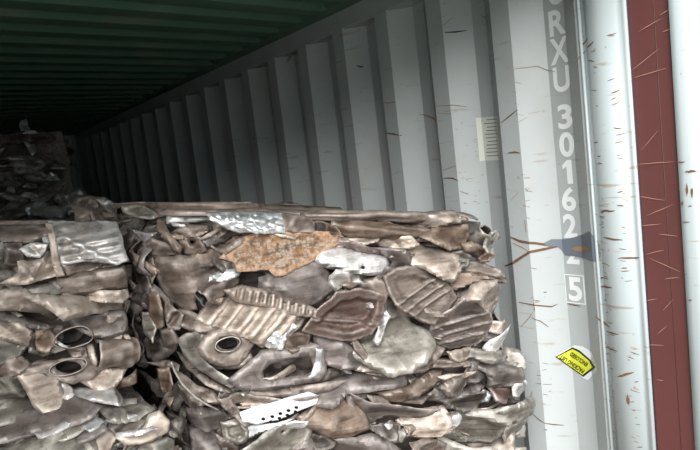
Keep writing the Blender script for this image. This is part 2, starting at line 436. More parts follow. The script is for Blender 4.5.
for x, y, w, h in ((691, 171.5, .03, .006), (681, 162, .02, .004), (687, 190, .006, .03), (692, 192, .006, .025), (682, 203, .008, .01), (690, 206, .01, .003), (686, 222, .02, .003), (690, 300, .01, .004)):
    post_mark(x, y, w, h, P_RUST, XW-.002, 0)

# yellow packing-list sticker, peeling from the wall below the number
stk = empty('sticker', hit_wall(575, 362)); tag(stk, 'yellow packing list sticker with black border on the white wall', 'sticker')
pouch = [(556, 355), (575, 345), (583, 346), (592, 352), (597, 365), (598, 370), (588, 380), (584, 378)]
on_wall(pouch, 'plastic_pouch', P_POUCH, .002, .01, stk)
on_wall([(556, 356.5), (573, 347), (580, 350), (591, 359.5), (592, 362), (596, 367), (584, 376.5)], 'black_border', P_BLK, .0035, .008, stk)
on_wall([(558, 356.5), (573.3, 348.6), (580, 352), (590, 360.5), (591, 363), (593.5, 366.5), (583.5, 374.5)], 'yellow_face', P_YEL, .0050, .008, stk)
def stick_text(s, a, b, hpx):
    v, f, w = text_mesh(s)
    a = np.array(a, float); b = np.array(b, float); d = b-a; L = np.linalg.norm(d); e = d/L; nrm = np.array((e[1], -e[0]))   # letter tops
    V = []
    for p in v:
        q = a+e*L*p[0]/w[0]+nrm*hpx*p[1]/w[1]
        h_ = hit_wall(*q); V.append((wallx(h_[1])-.0065, h_[1], h_[2]))
    mesh_obj('lettering', V, f, P_BLK, stk, origin=np.mean(V, axis=0))
stick_text('PACKING LIST', (586, 369.3), (562.5, 353.9), 4.4)
stick_text('ENCLOSED', (589.5, 362.8), (572.5, 351.2), 4.2)

# pale certification label further along the wall
lab = empty('label', hit_wall(488, 138)); tag(lab, 'pale paper label with lines of small print on the corrugated wall', 'label')
on_wall([(476, 118), (497.5, 116), (500.5, 160), (480, 161)], 'label_sheet', P_PAPER, .002, .01, lab)
for i in range(11):
    y = 119.5+i*3.6
    scratch_pts = [(483+.05*(y-118)+rs.uniform(0, 4), y), (497.0+.07*(y-118)-rs.uniform(0, 2), y-.8)]
    a, b = scratch_pts
    on_wall([a, b, (b[0], b[1]+.9), (a[0], a[1]+.9)], 'print_line', P_INK, .003, .02, lab)

# lashing ring high on the wall
c = hit_wall(289, 54); V = []; Fc = []
for i in range(25):
    t = math.radians(-100+200*i/24)
    for j in range(6):
        g = j*math.pi/3; rr = .03+.006*math.cos(g)
        V.append((c[0]-.012+.006*math.sin(g), c[1]-rr*math.cos(t), c[2]+rr*math.sin(t)))
for i in range(24):
    for j in range(6): Fc.append((i*6+j, i*6+(j+1) % 6, i*6+6+(j+1) % 6, i*6+6+j))
mesh_obj('lashing_ring', V, Fc, M['E'], wr, origin=np.array(c), smooth=True)

# ------------------------------------------------------------------ bales
class Face:
    def __init__(s, O, U, V, N): s.O, s.U, s.V, s.N = (np.array(a, float) for a in (O, U, V, N))
    def p(s, u, v, n=0): return s.O+s.U*u+s.V*v+s.N*n
    def uv(s, px, py, n=0):
        d = ray(px, py); O = s.O+s.N*n
        t = np.dot(O-CAM, s.N)/np.dot(d, s.N); q = CAM+t*d-O
        A = np.array([s.U, s.V, s.N]).T
        a = np.linalg.solve(A, q); return a[0], a[1]

def resample(poly, step):
    out = []; m = len(poly)
    for i in range(m):
        a, b = np.array(poly[i]), np.array(poly[(i+1) % m]); kk = max(1, int(round(np.linalg.norm(b-a)/step)))
        for j in range(kk): out.append(a+(b-a)*j/kk)
    return out
def chaikin(poly):
    out = []; m = len(poly)
    for i in range(m):
        a, b = np.array(poly[i]), np.array(poly[(i+1) % m]); out += [a*.9+b*.1, a*.1+b*.9]
    return out
def seg_dist(P, loops):
    """distance of each point to the nearest boundary segment"""
    D = np.full(len(P), 9.0)
    for lp in loops:
        A = np.array(lp); B = np.roll(A, -1, 0)
        d = B-A; L2 = (d**2).sum(1)+1e-12
        t = np.clip(((P[:, None]-A[None])*d[None]).sum(2)/L2, 0, 1)
        q = A[None]+t[..., None]*d[None]
        D = np.minimum(D, np.sqrt(((P[:, None]-q)**2).sum(2)).min(1))
    return D

def plate(root, name, face, poly, mat, n=0.0, bulge=.003, curl=.004, edge=.010, amp=.008, tilt=None, ribs=None, holes=(), pan=0, lip=0,
          creases=2, step=None, thick=.0022, rng=rnd, rough_edge=.09, folds=6, fold=.36, rounder=None, smooth_out=True, label=None, band=None, sharp=20, fine=.28, ffreq=1):
    poly = [np.array(p, float) for p in poly]
    A = np.array(poly); lo = A.min(0); hi = A.max(0); size = math.sqrt(max(1e-6, (hi-lo).prod()))
    if ribs or band or pan: sharp = 0; step = step or max(.0032, min(.005, size/34))
    if step is None: step = min(.012, max(.0045, size/13))
    bd = resample(poly, step)
    seed = Vector((rng.uniform(0, 90), rng.uniform(0, 90), rng.uniform(0, 90)))
    if rough_edge:
        c0 = A.mean(0)
        bd = [p+(p-c0)/(np.linalg.norm(p-c0)+1e-6)*rough_edge*size*.35*(noise.noise(Vector((p[0]*22, p[1]*22, 0))+seed)+.6*noise.noise(Vector((p[0]*75, p[1]*75, 9))+seed)) for p in bd]
    loops = [bd]+[resample(chaikin([np.array(q, float) for q in h]), step*.7) for h in holes]
    pts = []; edges = []
    for lp in loops:
        b0 = len(pts); pts += list(lp); m = len(lp); edges += [(b0+i, b0+(i+1) % m) for i in range(m)]
    gx = np.arange(lo[0], hi[0]+step, step); gy = np.arange(lo[1], hi[1]+step, step*.87)
    G = np.array([(x+(step/2 if j % 2 else 0), y) for j, y in enumerate(gy) for x in gx])
    bda = np.array(bd)
    x, y = G[:, 0], G[:, 1]; ins = np.zeros(len(G), bool); j = len(bda)-1
    for i in range(len(bda)):
        xi, yi = bda[i]; xj, yj = bda[j]
        if yi != yj: ins ^= ((yi > y) != (yj > y)) & (x < (xj-xi)*(y-yi)/(yj-yi)+xi)
        j = i
    G = G[ins]
    if len(G):
        G = G[seg_dist(G, loops) > .55*step]
    pts += list(G)
    r = delaunay_2d_cdt([Vector((p[0], p[1])) for p in pts], edges, [], 1, 1e-7)
    P = np.array([(q[0], q[1]) for q in r[0]]); tris = [tuple(f) for f in r[2]]
    if holes:
        tris = [f for f in tris if not any(inside(P[list(f)].mean(0), lp) for lp in loops[1:])]
    c = P.mean(0); d = seg_dist(P, loops)
    e = min(edge, .42*min(hi-lo))
    q = np.clip(1-d/e, 0, 1)
    h = bulge*(1-q**2)
    cm = np.array([.45+1.1*(.5+.5*noise.noise(Vector((p[0]*9, p[1]*9, 3))+seed)) for p in P])
    h = h-curl*q**2.2*cm
    # crumples: ridged noise, stretched along a fold direction
    ang = rng.uniform(-.6, .6); ca, sa = math.cos(ang), math.sin(ang)
    for i, p in enumerate(P):
        a = (p[0]*ca+p[1]*sa); b = (-p[0]*sa+p[1]*ca)
        h[i] += amp*(1-2.6*abs(noise.noise(Vector((a*6, b*15, 0))+seed)))*.7 + amp*fine*noise.noise(Vector((a*22*ffreq, b*38*ffreq, 5))+seed)
    for kq in range(creases):
        th = ang+rng.gauss(0, .5)+(math.pi/2 if rng.random() < .25 else 0); nn = np.array((-math.sin(th), math.cos(th)))
        o0 = rng.uniform(-.3, .3)*(hi-lo)@np.abs(nn); sd = (P-c)@nn-o0
        w = rng.uniform(.008, .03); h += rng.choice((-1, 1, 1))*amp*rng.uniform(.4, 1.1)*np.maximum(0, 1-np.abs(sd)/w)
    # sharp folds: planes meeting along straight lines
    for kq in range(folds):
        th = ang+rng.gauss(0, .55)+(math.pi/2 if rng.random() < .3 else 0); nn = np.array((-math.sin(th), math.cos(th)))
        o0 = rng.uniform(-.38, .38)*(hi-lo)@np.abs(nn); sd = (P-c)@nn-o0
        sl_ = rng.uniform(.3, 1.0)*fold*rng.choice((-1, -1, 1)); hh = sl_*np.abs(sd)
        h += np.clip(hh-hh.mean(), -.028, .028)
    if ribs:     # (spacing, height, angle)
        th = ribs[2]; s_ = (P-c)@np.array((math.cos(th), math.sin(th)))/ribs[0]
        tri = np.abs((s_ % 1)-.5)*2
        h += ribs[1]*np.clip((tri-.35)*3, 0, 1)*np.clip(d/.012, 0, 1)
    if pan:      # pressed tray: rim, wall, sunken floor
        w0 = .09*size+.006
        h += -pan*np.clip((d-w0)/(.05*size+.004), 0, 1)
    if not lip and not ribs and rng.random() < .45: lip = .0045
    if lip:
        h += lip*np.exp(-(d/.006)**2)
    if band:     # (start, width, height, angle) single pressed bead
        for (o0, w, hh, th) in band:
            sd = (P-c)@np.array((-math.sin(th), math.cos(th)))-o0
            h += hh*np.clip(1.5-np.abs(sd)/w, 0, 1)*np.clip(d/.02, 0, 1)
    if tilt is None: tilt = (rng.gauss(0, .16), rng.gauss(0.06, .2))
    h += tilt[0]*(P[:, 0]-c[0])+tilt[1]*(P[:, 1]-c[1])
    if rounder: h += np.array([rounder(p[0], p[1]) for p in P])
    V = face.O+P[:, :1]*face.U+P[:, 1:]*face.V+(n+h)[:, None]*face.N
    ctr = V.mean(0)
    # outward winding
    f0 = tris[0]; a, b, cc = V[f0[0]], V[f0[1]], V[f0[2]]
    if np.dot(np.cross(b-a, cc-a), face.N) < 0: tris = [t[::-1] for t in tris]
    o = mesh_obj(name, V, tris, M[mat], root, origin=ctr, smooth=True)
    if sharp: o.data.set_sharp_from_angle(angle=math.radians(sharp))
    s = o.modifiers.new('sheet', 'SOLIDIFY'); s.thickness = thick; s.offset = -1
    if label: o['label'] = label
    return o

BORE_SHADE = metal('painted_bore_shade', (.012, .010, .009), (.022, .018, .016), rough=.8, metallic=0)
def tube(root, name, path, radii, mat, seg=28, squash=(1, 1), dent=.15, thick=.003, rng=rnd, up=(0, 0, 1)):
    """hollow crushed pipe along world path; radii per point; open ends"""
    path = [np.array(p, float) for p in path]
    # refine
    T = np.linspace(0, len(path)-1, (len(path)-1)*6+1)
    pp = [path[min(int(t), len(path)-2)]*(1-(t-min(int(t), len(path)-2)))+path[min(int(t), len(path)-2)+1]*(t-min(int(t), len(path)-2)) for t in T]
    rr = np.interp(T, range(len(radii)), radii)
    V = []; Fc = []; seed = Vector((rng.uniform(0, 99), 0, rng.uniform(0, 99)))
    for i, p in enumerate(pp):
        t = pp[min(i+1, len(pp)-1)]-pp[max(i-1, 0)]; t = t/np.linalg.norm(t)
        a = np.cross(t, np.array(up, float)); a /= np.linalg.norm(a); b = np.cross(a, t)
        for j in range(seg):
            g = 2*math.pi*j/seg
            k_ = 1+dent*noise.noise(Vector((math.cos(g)*1.3, math.sin(g)*1.3, i*.22))+seed)*1.6
            V.append(p+a*math.cos(g)*rr[i]*squash[0]*k_+b*math.sin(g)*rr[i]*squash[1]*k_)
    for i in range(len(pp)-1):
        for j in range(seg): Fc.append((i*seg+j, i*seg+(j+1) % seg, (i+1)*seg+(j+1) % seg, (i+1)*seg+j))
    V = np.array(V)
    o = mesh_obj(name, V, Fc, M[mat], root, origin=V.mean(0), smooth=True)
    o.data.materials.append(BORE_SHADE)          # shade of a deep opening, painted near-black on the inner faces
    s = o.modifiers.new('sheet', 'SOLIDIFY'); s.thickness = thick; s.offset = 0
    bm = bmesh.new(); bm.from_mesh(o.data); bmesh.ops.recalc_face_normals(bm, faces=bm.faces[:]); bm.to_mesh(o.data); bm.free()
    ax = (pp[-1]-pp[0]); f0 = o.data.polygons[len(o.data.polygons)//2]; cen = np.mean([pp[len(pp)//2]], axis=0)-V.mean(0)
    if np.dot(np.array(f0.normal), np.array(f0.center)-cen) < 0: o.data.flip_normals()
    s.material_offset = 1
    return o

def blob(rng, cu, cv, w, h, ang, k=9):
    out = []; ca, sa = math.cos(ang), math.sin(ang)
    for i in range(k):
        g = 2*math.pi*i/k; r = rng.uniform(.72, 1.12)
        # squarish superellipse
        x = w/2*r*math.copysign(abs(math.cos(g))**.6, math.cos(g)); y = h/2*r*math.copysign(abs(math.sin(g))**.6, math.sin(g))
        out.append((cu+x*ca-y*sa, cv+x*sa+y*ca))
    return out

def core(root, corners, mat='C', inset=0, div=14, amp=.018):
    """corners: 8 world points (bottom 4 ccw, top 4 ccw) of the packed inside"""
    c = np.array(corners); V = []; Fc = []; idx = {}
    def pt(i, j, k_):
        key = (i, j, k_)
        if key in idx: return idx[key]
        x, y, z = i/div, j/div, k_/div
        b = (c[0]*(1-x)+c[1]*x)*(1-y)+(c[3]*(1-x)+c[2]*x)*y
        t = (c[4]*(1-x)+c[5]*x)*(1-y)+(c[7]*(1-x)+c[6]*x)*y
        p = b*(1-z)+t*z
        nz = noise.noise_vector(Vector(p*11))
        f = 0 if k_ == 0 else 1
        p = p+np.array((nz[0]*amp, nz[1]*amp, nz[2]*amp*.5*f))
        idx[key] = len(V); V.append(p); return idx[key]
    for a in range(div):
        for b in range(div):
            for fn in (lambda i, j: (i, j, 0), lambda i, j: (i, j, div), lambda i, j: (i, 0, j), lambda i, j: (i, div, j), lambda i, j: (0, i, j), lambda i, j: (div, i, j)):
                Fc.append(tuple(pt(*fn(*q)) for q in ((a, b), (a+1, b), (a+1, b+1), (a, b+1))))
    o = mesh_obj('packed_core', V, Fc, M[mat], root, origin=np.mean(V, axis=0))
    bm = bmesh.new(); bm.from_mesh(o.data); bmesh.ops.recalc_face_normals(bm, faces=bm.faces[:]); bm.to_mesh(o.data); bm.free()
    return o

NAMES = {'T': 'sheet_scrap', 'D': 'sheet_scrap', 'B': 'sheet_scrap', 'G': 'sheet_scrap', 'E': 'sheet_scrap', 'P': 'sheet_scrap', 'N': 'sheet_scrap', 'W': 'aluminium_scrap', 'S': 'aluminium_scrap', 'R': 'rusty_sheet', 'H': 'white_scrap'}

class Bale:
    """one strapped block of crushed metal; FL, FR = front top corners, depth into the container, z0 = base height"""
    def __init__(s, name, FL, FR, depth, z0, label, group='scrap bales', hleft=None):
        FL, FR = np.array(FL, float), np.array(FR, float)
        U = FR-FL; s.w = np.linalg.norm(U); U /= s.w
        Uh = np.array((U[0], U[1], 0)); Uh /= np.linalg.norm(Uh)
        N = np.array((Uh[1], -Uh[0], 0))                       # out of the front, towards the door
        V = np.cross(U, N); V = V if V[2] < 0 else -V
        s.face = Face(FL, U, V, N)
        s.D = np.array((-.02 if FR[0] > 1 else 0, 1.0, 0))           # sides run straight into the container
        s.top = Face(FL, U, -s.D, np.cross(U, s.D)/np.linalg.norm(np.cross(U, s.D)))     # v negative = deeper
        s.left = Face(FL, s.D, np.array((0, 0, -1.)), np.array((-1., 0, 0)))   # u runs deeper
        s.right = Face(FR, s.D, np.array((0, 0, -1.)), np.array((1., 0, 0)))
        s.depth = depth; s.z0 = z0; s.FL, s.FR, s.N = FL, FR, N
        mid = (FL+FR)/2+s.D*depth/2
        s.root = empty(name, (mid[0], mid[1], z0)); tag(s.root, label, 'scrap bale', group)
        s.hl = FL[2]-z0; s.hr = FR[2]-z0
        s.h = min(s.hl, s.hr); s.ports = []
    def round(s, u, v):
        r = 0
        if v < .05: r -= (.05-v)**2*9
        if u < .06: r -= (.06-u)**2*7
        if u > s.w-.05: r -= (u-s.w+.05)**2*7
        return max(r, -.12)
    def make_core(s, ins=.05, top=.03, div=14):
        fl, fr = s.FL-s.N*ins+s.face.U*.05, s.FR-s.N*ins-s.face.U*.07
        bl, br = fl+s.D*(s.depth-2*ins), fr+s.D*(s.depth-2*ins)
        low = lambda p: np.array((p[0], p[1], s.z0)); tp = lambda p: np.array((p[0], p[1], p[2]-top))
        core(s.root, [low(fl), low(fr), low(br), low(bl), tp(fl), tp(fr), tp(br), tp(bl)], div=div)
    def fill(s, face, uw, vh, count, rng, mats='TTDDPBEGNT', nlo=-.045, nhi=-.012, wr_=(.10, .26), hr_=(.04, .10), v0=0, u0=0, step=.012, ang=.3, curl=.02):
        kw = dict(fold=.10, tilt=(0, 0)) if face is s.top else {}
        for i in range(count):
            w = rng.uniform(*wr_); h = rng.uniform(*hr_)
            w = min(w, uw*.8); h = min(h, vh*.8)
            cu = rng.uniform(u0+w*.42, u0+uw-w*.42); cv = rng.uniform(v0+h*.5, v0+vh-h*.5)
            mt = rng.choice(mats)
            if face is s.face and any(abs(cu-a) < w*.55+.02 and abs(cv-c) < h*.6+.025 for a, c in s.ports): continue
            plate(s.root, NAMES[mt], face, blob(rng, cu, cv, w, h, rng.gauss(0, ang)), mt, rng.uniform(nlo, nhi), amp=.009, curl=curl*.4, step=step, rng=rng, creases=2, rough_edge=.2, **kw)
    def slivers(s, face, uw, vh, count, rng, mats='TTGWDPEB', u0=0, v0=0):
        """torn strips wedged between the bigger pieces"""
        for i in range(count):
            w = rng.uniform(.04, .13); h = rng.uniform(.007, .022); mt = rng.choice(mats)
            cu = rng.uniform(u0+w*.4, u0+uw-w*.4); cv = rng.uniform(v0+.02, v0+vh-.02)
            if any(abs(cu-a) < w*.5+.03 and abs(cv-c) < .045 for a, c in s.ports): continue
            plate(s.root, 'torn_strip', face, blob(rng, cu, cv, w, h, rng.gauss(0, .35), 7), mt, rng.uniform(-.012, .012), amp=.006, curl=.004, bulge=.002, edge=.006, step=.008, rng=rng, rounder=s.round if face is s.face else None)
    def trace(s, mt, n, flat, name=None, grow=1.10, root=None, **kw):
        pts = [(flat[i], flat[i+1]) for i in range(0, len(flat), 2)]
        c = np.mean(pts, axis=0); pts = [c+(np.array(p)-c)*grow for p in pts]
        holes = kw.pop('holes_px', ())
        uv = [s.face.uv(p[0], p[1], n) for p in pts]
        hs = [[s.face.uv(h[i], h[i+1], n) for i in range(0, len(h), 2)] for h in holes]
        return plate(root or s.root, name or NAMES[mt], s.face, uv, mt, n, holes=hs, rounder=s.round, **kw)
    def at(s, px, py, n=0): u, v = s.face.uv(px, py, n); return s.face.p(u, v, n)
    def pipe(s, name, mt, pts, radii, root=None, **kw):
        return tube(root or s.root, name, [s.at(*p) for p in pts], radii, mt, **kw)

def ellipse(cx, cy, rx, ry, k=12, rot=0):
    o = []
    for i in range(k):
        g = 2*math.pi*i/k; x, y = rx*math.cos(g), ry*math.sin(g)
        o += [cx+x*math.cos(rot)-y*math.sin(rot), cy+x*math.sin(rot)+y*math.cos(rot)]
    return o

# ---- right upper bale
ru = Bale('scrap_bale', (.548, 1.45, EYE-.062), (1.505, 1.085, EYE-.20), .95, EYE-.61, 'upper right bale of crushed metal with an orange rusty sheet near its top')
# its base follows the tilt: the core is a sloped block
def sloped_core(b, hl, hr, ins=.05, div=14, top=.03):
    fl, fr = b.FL-b.N*ins+b.face.U*.05, b.FR-b.N*ins-b.face.U*.07
    bl, br = fl+b.D*(b.depth-2*ins), fr+b.D*(b.depth-2*ins)
    dn = lambda p, h: p-np.array((0, 0, h)); tp = lambda p: p-np.array((0, 0, top))
    core(b.root, [dn(fl, hl), dn(fr, hr), dn(br, hr), dn(bl, hl), tp(fl), tp(fr), tp(br), tp(bl)], div=div)
sloped_core(ru, .44, .47)
r1 = random.Random(3)
ru.ports = [ru.face.uv(*p) for p in ((228, 344), (203, 298), (462, 218), (488, 231), (321, 228), (290, 368))]
ru.fill(ru.face, ru.w, .45, 60, r1)
ru.fill(ru.top, ru.w, .90, 34, r1, v0=-.92, nlo=-.03, nhi=-.012, wr_=(.15, .4), hr_=(.06, .16), mats='TTDBBPT', curl=0.0030)
ru.fill(ru.left, .85, .44, 26, r1, nlo=-.03, nhi=0, mats='TDDPBE')
ru.fill(ru.left, .35, .44, 26, r1, nlo=.0, nhi=.05, mats='TDDPBB', wr_=(.07, .16), ang=.9)
ru.fill(ru.right, .85, .44, 14, r1, nlo=-.03, nhi=0, mats='TDDPB')
ru.slivers(ru.face, ru.w, .45, 70, r1)
t = ru.trace
# top edge, left to right
t('B', -.10, (118,205, 160,203, 250,204, 335,208, 338,213, 215,213, 150,211, 120,210), 'flat_strip', amp=.004, curl=0.0010, bulge=0.0013, tilt=(0, .1))
t('T', -.03, (160,209, 250,209, 330,212, 330,217, 215,215, 165,215), 'flat_strip', amp=.004, curl=0.0015, bulge=0.0013, tilt=(0, .1))
t('E', -.02, (120,207, 136,206, 150,211, 163,217, 150,221, 135,219, 122,214))
t('W', -.015, (168,215, 190,215, 211,216, 209,222, 185,223, 168,224), amp=.004)
t('D', -.03, (121,228, 128,231, 138,244, 137,251, 128,259, 120,258))
t('W', -.02, (131,233, 145,235, 156,234, 150,240, 144,246, 138,242), amp=.005)
t('T', -.01, (170,235, 178,229, 190,225, 206,225, 208,230, 196,236, 180,239))
t('G', .0, (176,236, 192,232, 206,231, 198,237, 184,240), amp=.004)
t('P', -.005, (200,240, 214,233, 236,231, 241,234, 224,243, 208,247))
t('T', .0, (205,236, 222,226, 232,229, 216,240, 204,244))
t('B', .005, (177,240, 200,237, 206,250, 198,256, 184,255), 'bracket', holes_px=[ellipse(192, 241, 2.2, 3.2)], amp=.006)
t('B', .015, (158,221, 164,222, 170,234, 181,246, 179,252, 172,250, 165,240, 157,233), 'bracket_arm', bulge=0.0046, amp=.004, edge=0.0140)
t('S', .01, (197,249, 202,247, 207,251, 204,254, 198,253), amp=.004)
t('T', .0, (142,247, 152,240, 165,244, 178,250, 176,256, 160,259, 147,255))
t('T', .012, (157,260, 180,258, 206,259, 214,263, 222,272, 231,276, 216,287, 201,290, 195,300, 198,309, 188,313, 172,305, 163,294, 157,278), bulge=0.0073, amp=.008, edge=0.0350, curl=0.0115, label='large smooth dented panel')
t('G', .0, (145,258, 153,260, 156,275, 151,286, 146,274))
t('D', .02, (210,251, 216,249, 220,258, 227,270, 222,273, 214,264), 'bent_handle', bulge=0.0046, amp=.003)
t('P', .008, (214,249, 228,248, 236,254, 240,264, 233,270, 225,270, 219,258))
t('S', .02, (206,278, 222,270, 244,268, 237,276, 221,281, 209,284), amp=.006)
t('R', .018, (223,257, 237,245, 252,236, 264,233, 300,232, 339,235, 337,242, 319,254, 301,265, 285,271, 274,273, 268,268, 240,269, 238,262), bulge=0.0026, amp=.006, curl=0.0020, creases=1, folds=2, fold=.1, tilt=(0, .2), label='orange rusted flat sheet', name='rusty_sheet')
t('D', .01, (268,273, 290,268, 309,258, 314,260, 296,273, 276,277), amp=.004)
t('T', .012, (218,250, 236,240, 248,234, 253,236, 240,247, 226,255))
t('S', .02, (210,213, 235,212.5, 262,213, 285,214, 291,220, 288,232, 262,232, 240,232, 228,228, 214,220), amp=.007, bulge=0.0020, curl=0.0015, creases=6, folds=8, fold=.25, fine=1.6, ffreq=2.6, step=.0042, sharp=0, tilt=(0, .15), label='crumpled silver foil sheet', name='foil_sheet')
t('T', .01, (284,214, 306,216, 317,221, 315,233, 300,233, 284,232), amp=.004)
t('B', .0, (314,222, 322,221, 333,225, 336,233, 326,234, 314,234), 'box_section', holes_px=[(317,223.5, 325,223, 325,232.5, 317,232.5)], amp=.002, step=.004)
# long rolled logs at the top right
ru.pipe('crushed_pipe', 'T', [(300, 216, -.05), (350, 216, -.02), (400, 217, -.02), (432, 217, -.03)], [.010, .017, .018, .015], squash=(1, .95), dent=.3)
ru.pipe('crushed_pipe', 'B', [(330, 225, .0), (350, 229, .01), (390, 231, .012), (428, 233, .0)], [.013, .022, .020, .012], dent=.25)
t('G', .015, (344,238, 379,236, 376,242, 365,245, 351,242), amp=.003, lip=.006)
t('G', .008, (378,240, 395,233, 410,235, 416,244, 400,250, 384,248))
t('N', .006, (330,247, 340,237, 356,243, 388,253, 389,259, 345,249), amp=.004)
t('W', .025, (314,258, 328,246, 345,249, 388,259, 390,265, 380,274, 365,274, 345,271, 325,267), holes_px=[ellipse(361.5, 267, 2.2, 1.5)], amp=.006, label='pale plate with a small round hole')
t('P', .004, (372,249, 400,249, 413,258, 420,268, 401,275, 388,273, 392,262), amp=.008)
t('P', .028, (261,278, 275,275, 292,270, 312,260, 321,264, 330,276, 335,290, 320,300, 300,306, 285,303, 272,295, 261,289), bulge=0.0149, edge=0.0420, curl=0.0115, amp=.005, creases=1, folds=2, fold=.1, label='smooth grey domed cover')
t('W', .02, (328,275, 334,269, 346,270, 359,275, 363,284, 345,286, 336,292, 329,285), bulge=0.0066, amp=.008)
t('B', .022, (338,284, 350,281, 362,285, 348,289), amp=.003)
t('T', .012, (354,284, 375,277, 389,283, 389,295, 378,298, 365,293), bulge=0.0066)
t('N', .03, (305,330, 322,307, 337,294, 360,291, 385,296, 382,305, 377,321, 368,333, 352,339, 333,337, 315,334), pan=.018, bulge=0.0020, curl=0.0030, amp=.004, edge=0.0140, lip=.004, creases=1, folds=2, fold=.1, tilt=(.08, .12), name='pressed_tray', label='red-brown pressed tray with raised rim', band=[(.02, .004, .006, .12)])
t('G', .03, (227,291, 245,286, 264,290, 285,296, 305,304, 316,310, 312,317, 296,315, 266,307, 240,302), ribs=(.022, .010, .2), amp=.004, curl=0.0030, name='ribbed_beam')
t('G', .02, (199,319, 213,308, 222,298, 250,303, 285,310, 309,316, 312,321, 306,328, 292,333, 281,346, 262,345, 236,331, 212,326), ribs=(.034, .011, .75), amp=.006, creases=2, name='ribbed_panel', label='beige ribbed panel torn along its lower edge')
t('S', .03, (262,338, 276,327, 291,322, 296,327, 286,336, 281,348, 268,346), amp=.012, creases=4)
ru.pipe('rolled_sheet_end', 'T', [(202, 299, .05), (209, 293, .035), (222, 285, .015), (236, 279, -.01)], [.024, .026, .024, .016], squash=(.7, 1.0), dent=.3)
t('B', .03, (212,304, 216,295, 224,298, 220,305), amp=.004)
t('B', .012, (281,335, 296,331, 311,334, 308,346, 290,350, 281,346), bulge=0.0066)
t('T', .005, (172,314, 188,312, 204,318, 222,328, 214,332, 190,330, 176,324), amp=.01, creases=3)
t('E', .008, (196,324, 215,326, 240,334, 262,347, 250,346, 222,335, 200,331), amp=.006)
# flange with a hole, bracket behind it
t('E', .008, (179,341, 188,334, 206,330, 218,329, 206,338, 199,350, 208,363, 224,372, 238,379, 220,379, 200,371, 186,356), amp=.006, lip=.008, name='bent_bracket')
pf = t('T', .045, (200,348, 205,337, 218,329, 235,327, 247,332, 252,345, 246,357, 238,365, 228,367, 212,362, 203,356), bulge=0.0059, edge=0.0210, curl=0.0049, amp=.003, creases=0, folds=1, fold=.08, holes_px=[ellipse(228, 344, 10, 6)], tilt=(0, .1), name='pump_flange', label='round flange with dark oval hole')
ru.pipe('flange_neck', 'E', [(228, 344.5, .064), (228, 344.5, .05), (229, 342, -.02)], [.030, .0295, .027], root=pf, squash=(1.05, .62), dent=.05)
t('T', .03, (206,350, 222,360, 240,362, 248,352, 251,358, 240,368, 226,370, 210,362), amp=.004, lip=.006)
# frame loop
fp = t('P', .04, (230,379, 250,363, 262,352, 290,350, 312,346, 320,349, 323,372, 316,380, 282,385, 265,389, 245,387), bulge=0.0066, edge=0.0140, curl=0.0040, amp=.003, creases=0, folds=1, fold=.08,
  holes_px=[(264,380, 263,371, 270,364, 290,360, 311,357, 314,370, 307,374, 285,377)], name='frame_loop', label='bent window-shaped frame loop', tilt=(0, .05))
t('H', .058, (312,347, 320,349, 323,372, 316,381, 300,384, 312,375, 315,362), amp=.002, name='bright_edge_strip', curl=0.0025)
t('D', -.03, (262,360, 290,358, 314,356, 316,374, 290,378, 264,382), amp=.01)
t('G', .004, (262,374, 290,368, 306,369, 300,374, 280,378), amp=.004)
t('P', .018, (318,338, 335,337, 350,345, 369,360, 360,367, 335,366, 320,362), bulge=0.0066, amp=.006)
t('E', .022, (336,341, 352,338, 368,332, 379,316, 388,311, 405,313, 411,325, 425,332, 431,345, 415,355, 395,363, 380,366, 365,362, 350,351), bulge=0.0066, amp=.010, edge=0.0280, creases=2, label='light grey moulded cover')
t('W', .036, (371,338, 382,318, 389,313, 392,319, 384,332, 376,343), amp=.008)
t('T', .036, (352,340, 358,341, 366,352, 369,360, 362,358, 355,350), amp=.003, pan=.006, creases=0, folds=1, fold=.08)
t('T', .032, (387,278, 400,270, 420,268, 436,275, 449,287, 454,297, 447,307, 432,321, 420,318, 402,309, 391,296), pan=.008, amp=.004, bulge=0.0040, creases=0, folds=1, fold=.08, lip=.004, band=[(-.012, .004, .009, -.5), (.016, .004, .009, -.5), (.04, .004, .008, -.5)], name='pressed_tray', label='ridged pressed tray')
t('P', .022, (431,320, 447,308, 456,297, 470,300, 484,312, 488,321, 485,336, 475,346, 455,350, 443,346, 432,331), pan=.006, bulge=0.0050, amp=.004, creases=0, folds=1, fold=.08, band=[(-.02, .004, .008, -.25), (.015, .004, .008, -.25), (.045, .004, .008, -.2)], name='pressed_tray', label='dark ridged tray')
t('G', .026, (455,298, 466,285, 480,280, 500,281, 506,287, 509,300, 508,313, 500,320, 490,319, 482,310, 470,299), holes_px=[ellipse(497.5, 306, 1.8, 1.4)], bulge=0.0040, amp=.007, label='beige plate with small hole')
t('B', .018, (447,279, 462,272, 480,273, 500,279, 503,283, 482,281, 466,287, 455,292), bulge=0.0046)
t('G', .015, (382,250, 405,245, 425,246, 441,250, 454,255, 455,268, 446,280, 436,277, 420,267, 404,262), amp=.008, label='pale mottled plate')
t('S', .022, (436,268, 446,262, 453,268, 448,278, 440,279), amp=.006)
t('B', .012, (419,236, 440,226, 470,223, 472,238, 462,248, 446,249, 432,243), amp=.005, bulge=0.0040, curl=0.0030, label='brown bent panel')
t('T', .0, (414,223, 430,213, 456,211, 465,215, 467,222, 450,224, 435,229), bulge=0.0066, amp=.004)
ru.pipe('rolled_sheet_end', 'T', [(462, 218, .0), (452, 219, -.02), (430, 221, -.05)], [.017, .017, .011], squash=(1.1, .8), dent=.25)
ru.pipe('crushed_pipe', 'E', [(488, 231, .03), (482, 237, .01), (470, 247, -.05)], [.034, .036, .03], squash=(.9, .62), dent=.25, up=(.5, .3, .8))
